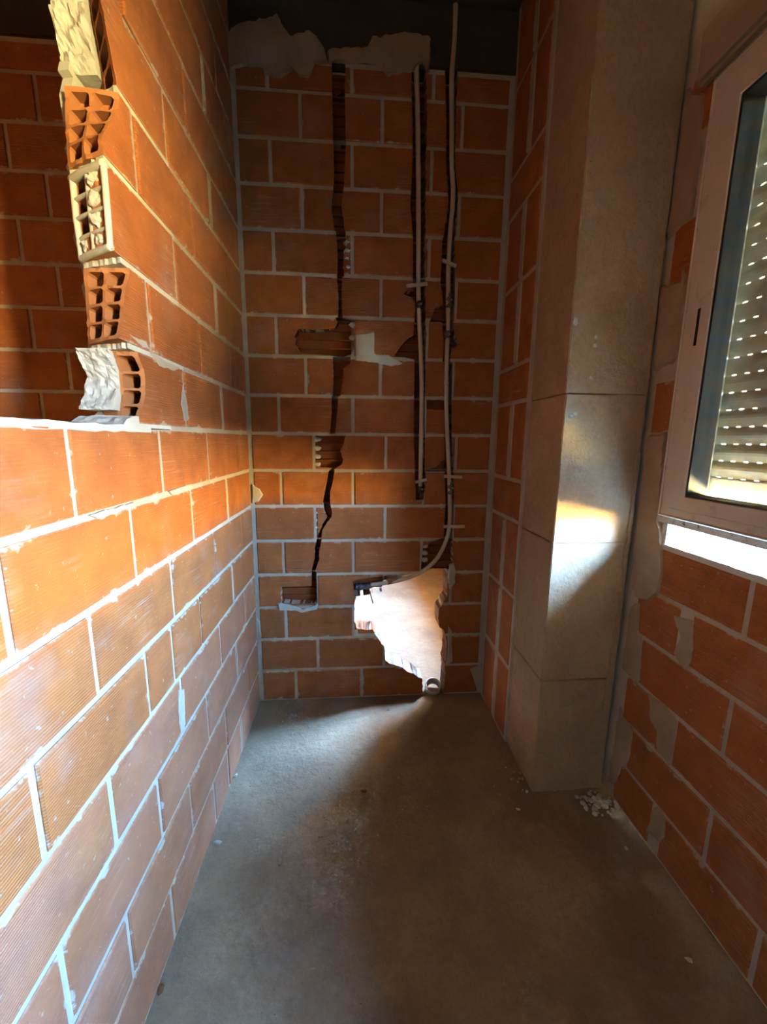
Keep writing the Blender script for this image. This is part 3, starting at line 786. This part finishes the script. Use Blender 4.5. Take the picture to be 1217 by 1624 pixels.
def slat_mesh(h, y0, y1):
    n = 7; v, f = [], []
    for y in (y0, y1):
        for i in range(n):
            t = i/(n-1); v.append((SXC-.0065*math.sin(math.pi*t), y, h*t))
        for i in range(n):
            t = 1-i/(n-1); v.append((SXC+.006-.0045*math.sin(math.pi*t), y, h*t))
    m2 = 2*n
    f = [(i, (i+1) % m2, m2+(i+1) % m2, m2+i) for i in range(m2)]+[tuple(range(m2-1, -1, -1)), tuple(range(m2, 2*m2))]
    me = mesh('slat', v, f)
    return me
sm = slat_mesh(SP-.0022, -1.29, -.684); sm.materials.append(M['slats'])
tb = boxes('slat_hinge', [(SXC+.0005, SXC+.0045, y-.0115, y+.0115, -.0028, .0006) for y in [-.694-.034*i for i in range(18)]]); tb.materials.append(M['slats'])
for i in range(22):
    z = 1.092+SP*i
    if z > 2.01: break
    o = link('slat', sm, parent=sh, mw=Matrix.Translation((0, 0, z)))
    link('slat_hinge', tb, parent=o, mw=Matrix.Translation((0, 0, 0)))
link('bottom_rail', rough_box('bottom_rail', (SXC-.007, SXC+.008, -1.29, -.684, 1.035, 1.0905), .2, 0, 1, .003), 'shutter', sh)
for a, b in ((-.700, -.662), (-1.315, -1.277)):
    link('shutter_guide', boxes('shutter_guide', [(SXC-.022, SXC-.012, a, b, .985, 2.02), (SXC+.012, SXC+.02, a, b, .985, 2.02), (SXC-.012, SXC+.012, max(a, b)-.008 if a > -1 else min(a, b), max(a, b) if a > -1 else min(a, b)+.008, .985, 2.02)]), 'shutter', sh)
ln = link('added_lining', boxes('added_lining', [(XR-.01, XO, OPEN2[0]-.02, OPEN2[0], OPEN2[2]-.02, OPEN2[3]+.02), (XR-.01, XO, OPEN2[1], OPEN2[1]+.02, OPEN2[2]-.02, OPEN2[3]+.02),
    (XR-.01, XO, OPEN2[0], OPEN2[1], OPEN2[2]-.02, OPEN2[2]), (XR-.01, XO, OPEN2[0], OPEN2[1], OPEN2[3], OPEN2[3]+.02)]), 'dark')  # added dark lining, keeps the unseen opening from scattering light
tag(ln, 'dark lining added in the unseen opening to cut light scattered off its jambs', 'window', kind='structure')
bx = tag(link('shutter_box', rough_box('shutter_box', (XR-.030, XR+.003, -1.40, -.598, 2.03, 2.155), .05, .0015, 8, .01), 'plaster'),
         'brownish plastered roller shutter box over the window', 'shutter box')

# ------------------------------------------------------------------ pipes in the chases
def wp(pts, y): return [tuple(pl(a, b, 1, yy if isinstance(yy, float) else y)) for (a, b), yy in zip(pts, y if isinstance(y, list) else [y]*len(pts))]
p1 = tag(tube('conduit_pipe', wp([(660, 94), (661, 120), (663, 200), (664, 300), (664, 400), (664, 460), (665, 500), (667, 545), (669, 600), (669, 660), (668, 720), (667, 772)], .004), .0095, 'pipe'),
         'straight beige plastic pipe in the left of the two wall chases', 'pipe')
p2 = tag(tube('conduit_pipe', wp([(724, -45), (721, 60), (717, 120), (717, 200), (717, 260), (719, 310), (715, 365), (712, 410), (711, 470), (711, 520), (709, 565), (708, 620), (709, 670), (712, 740), (714, 800), (713, 835), (706, 862), (693, 886), (672, 905), (645, 917), (615, 924), (588, 927)],
     [.004]*2+[.003]*18+[.012, .020]), .0095, 'pipe'),
         'beige plastic pipe curving down to the hole, right of the straight one', 'pipe')
def peg(a, b, r, label, y=-.012):
    A, B = pl(a[0], a[1], 1, y), pl(b[0], b[1], 1, y)
    d = B-A; L = d.length; ang = math.atan2(d.z, d.x); c = (A+B)/2
    me = rough_box('wooden_peg', (-L/2, L/2, -r*.9, r*.9, -r*1.2, r*1.2), .012, .001, 60, .0015)
    o = link('wooden_peg', me, 'peg', None, Matrix.Translation(c) @ Matrix.Rotation(-ang, 4, 'Y'))
    tag(o, label, 'peg', 'pegs holding the pipes in their chases')
peg((645, 454), (678, 450), .0055, 'wooden peg across the upper part of the straight pipe')
peg((702, 413), (724, 422), .005, 'tilted wooden peg across the upper part of the curved pipe')
peg((659, 765), (677, 760), .005, 'short wooden peg at the lower end of the straight pipe')
peg((704, 755), (733, 757), .0055, 'wooden peg above the dark coupling on the curved pipe')
peg((704, 835), (737, 835), .0055, 'lowest wooden peg, where the pipe starts its bend')
def coupling(px, py, hh, r, mat, label, y=.004):
    q = pl(px, py, 1, y)
    o = tube('pipe_coupling', [(q.x, q.y, q.z-hh), (q.x, q.y, q.z), (q.x, q.y, q.z+hh)], r, mat, None, 12, 5, rings=lambda t: 1+.15*math.sin(t*14))
    s_ = lump('clip_screw', (q.x+.006, q.y-r, q.z+.002), (.004, .004, .004), 'mortar_white', o, seed=px, sub=2)
    tag(o, label, 'coupling', 'dark couplings on the pipes')
coupling(665, 484, .014, .0125, 'dark', 'dark coupling below the upper peg of the straight pipe')
coupling(713, 478, .026, .0135, 'tape', 'upper taped grey coupling on the curved pipe')
coupling(710, 531, .014, .0125, 'tape', 'small grey coupling below the upper taped one')
coupling(667, 776, .014, .0115, 'dark', 'dark end piece closing the straight pipe')
coupling(715, 774, .026, .0135, 'tape', 'grey taped coupling under a peg on the curved pipe')
q = pl(572, 931, 1, .02)
e = tag(tube('pipe_end_fitting', [(q.x-.02, .024, q.z), (q.x-.005, .022, q.z), (q.x+.02, .022, q.z+.002), (q.x+.045, .022, q.z+.003)], .013, 'tape', None, 12, 5, rings=lambda t: 1+.2*math.sin(t*20)),
        'grey fitting on the pipe end in the niche beside the hole', 'fitting')
link('bore', (lambda m_: m_)(mesh('bore', *box_vf(q.x-.0215, q.x-.019, .016, .032, q.z-.008, q.z+.008))), 'rubber', e)
a, b = pl(588, 943, 1, -.004), pl(592, 957, 1, -.012)
tag(tube('bent_nail', [tuple(a+Vector((-.002, .012, .012))), tuple(a), tuple(b)], .0022, 'dark', None, 6, 4), 'thin bent nail hanging into the hole from the niche', 'nail')
# drain stub at the foot of the hole
dr = bpy.data.objects.new('drain_stub', None); COL.objects.link(dr); q = pl(688, 1103, 1, .012); dr.location = (q.x, .035, 0)
tag(dr, 'short broken drain pipe stub at the foot of the hole', 'drain pipe')
bm = bmesh.new(); seg = 28
for rad, zz in ((.036, -.02), (.038, .028), (.031, .028), (.030, -.02)):
    pass
prof = [(.035, -.02), (.037, .018), (.0385, .030), (.035, .033), (.031, .030), (.0295, .012), (.028, -.02)]
v, f = [], []
for r_, z_ in prof:
    for k in range(seg):
        an = 6.28318*k/seg; v.append((r_*math.cos(an), r_*math.sin(an), z_+(.006*nz(math.cos(an)*3, math.sin(an)*3, 2) if z_ > .015 else 0)-.010*math.sin(an)*0))
for i in range(len(prof)-1):
    f += [(i*seg+k, i*seg+(k+1) % seg, (i+1)*seg+(k+1) % seg, (i+1)*seg+k) for k in range(seg)]
M['pvc'] = plain('pvc_dusty', (0.85, 0.74, 0.58), .7, .2, (0.55, 0.44, 0.32), 40)
o = bpy.data.objects.new('pipe_wall', mesh('pipe_wall', v, f, True)); COL.objects.link(o); o.data.materials.append(M['pvc']); o.parent = dr
o.rotation_euler = (math.radians(34), math.radians(-8), 0); o.location.z = .012
bm = bmesh.new(); bmesh.ops.create_icosphere(bm, subdivisions=3, radius=1)
for vv in bm.verts: vv.co = Vector((vv.co.x*.027, vv.co.y*.024, -.004+vv.co.z*.008+.004*nz(vv.co.x*3, vv.co.y*3, 1)))
me = bpy.data.meshes.new('mortar_fill'); bm.to_mesh(me); bm.free()
o = link('mortar_fill', me, 'mortar', None); o.parent = dr

# ------------------------------------------------------------------ rubble on the floor
def crumbs(name, c, n, spread, r0, r1, mat, seed):
    rr = random.Random(seed); bm = bmesh.new()
    for i in range(n):
        r = r0+(r1-r0)*rr.random()**2; a = rr.random()*6.283; d = spread*min(1., abs(rr.gauss(0, .5)))
        p = Vector((c[0]+d*math.cos(a)*1.3, c[1]+d*math.sin(a)*.9, r*.45+(.012*max(0, 1-d/spread*1.6)*rr.random())))
        t = bmesh.ops.create_icosphere(bm, subdivisions=1, radius=r)
        for v_ in t['verts']:
            v_.co = Vector((v_.co.x*(1+.5*nz(i, v_.co.y*200)), v_.co.y, v_.co.z*.75))*(1+.3*nz(v_.co.x*300+i, v_.co.z*300))+p
    me = bpy.data.meshes.new(name); bm.to_mesh(me); bm.free()
    return link(name, me, mat)
tag(crumbs('mortar_rubble', (1.225, -.605), 130, .05, .003, .010, 'mortar_white', 3), 'small heap of white mortar crumbs at the foot of the column', 'rubble', kind='stuff')
tag(crumbs('floor_grit', (.16, -.12), 60, .09, .0012, .004, 'mortar', 5), 'loose grit along the foot of the back wall', 'grit', kind='stuff')
tag(crumbs('floor_grit', (1.02, -.50), 50, .10, .0012, .005, 'mortar', 6), 'loose grit around the column\'s free corner', 'grit', kind='stuff')
tag(crumbs('floor_grit', (.46, -.56), 300, .32, .001, .0030, 'screed', 7), 'fine dust and grit scattered over the middle of the screed', 'grit', kind='stuff')
M['clay_chip'] = plain('clay_chip', (0.34, 0.12, 0.05), .9, .2)
for i, (px, py, r, mat, lab) in enumerate([
    (578, 1253, .011, 'clay_chip', 'brown flat chip lying mid-floor in the light patch'),
    (616, 1124, .010, 'screed', 'dark pebble close to the brick left of the hole'),
    (524, 1233, .008, 'screed', 'grey pebble in the light patch nearer the left wall'),
    (345, 1335, .012, 'mortar', 'pale mortar crumb against the foot of the left wall'),
    (374, 1228, .009, 'mortar_white', 'white mortar crumb near the left wall\'s inner corner'),
    (444, 1366, .011, 'screed', 'dark crumb on the grey floor off the left wall'),
    (822, 1282, .007, 'mortar_white', 'tiny white crumb in front of the column corner'),
    (836, 1254, .007, 'mortar_white', 'tiny white crumb touching the column corner'),
    (994, 1344, .007, 'mortar_white', 'tiny white crumb by the right wall past the rubble heap'),
    (1094, 1521, .008, 'mortar_white', 'tiny white crumb furthest along the right wall'),
    (674, 1152, .009, 'screed', 'low grey crumb on the floor before the drain stub'),
    (255, 1566, .012, 'clay_chip', 'brown twig-like chip at the foot of the left wall'),
]):
    r *= .6; q = pl(px, py, 2, r*.3)
    o = lump('floor_crumb', (q.x, q.y, r*.32-.003), (r*(1.3 if i % 3 else 1.6), r, r*.6), mat, None, seed=i*3.3, amp=.5, sub=2, rot=i)
    tag(o, lab, 'crumb', 'loose crumbs on the floor')

for c in CUTTERS:
    me = c.data; bpy.data.objects.remove(c); bpy.data.meshes.remove(me)
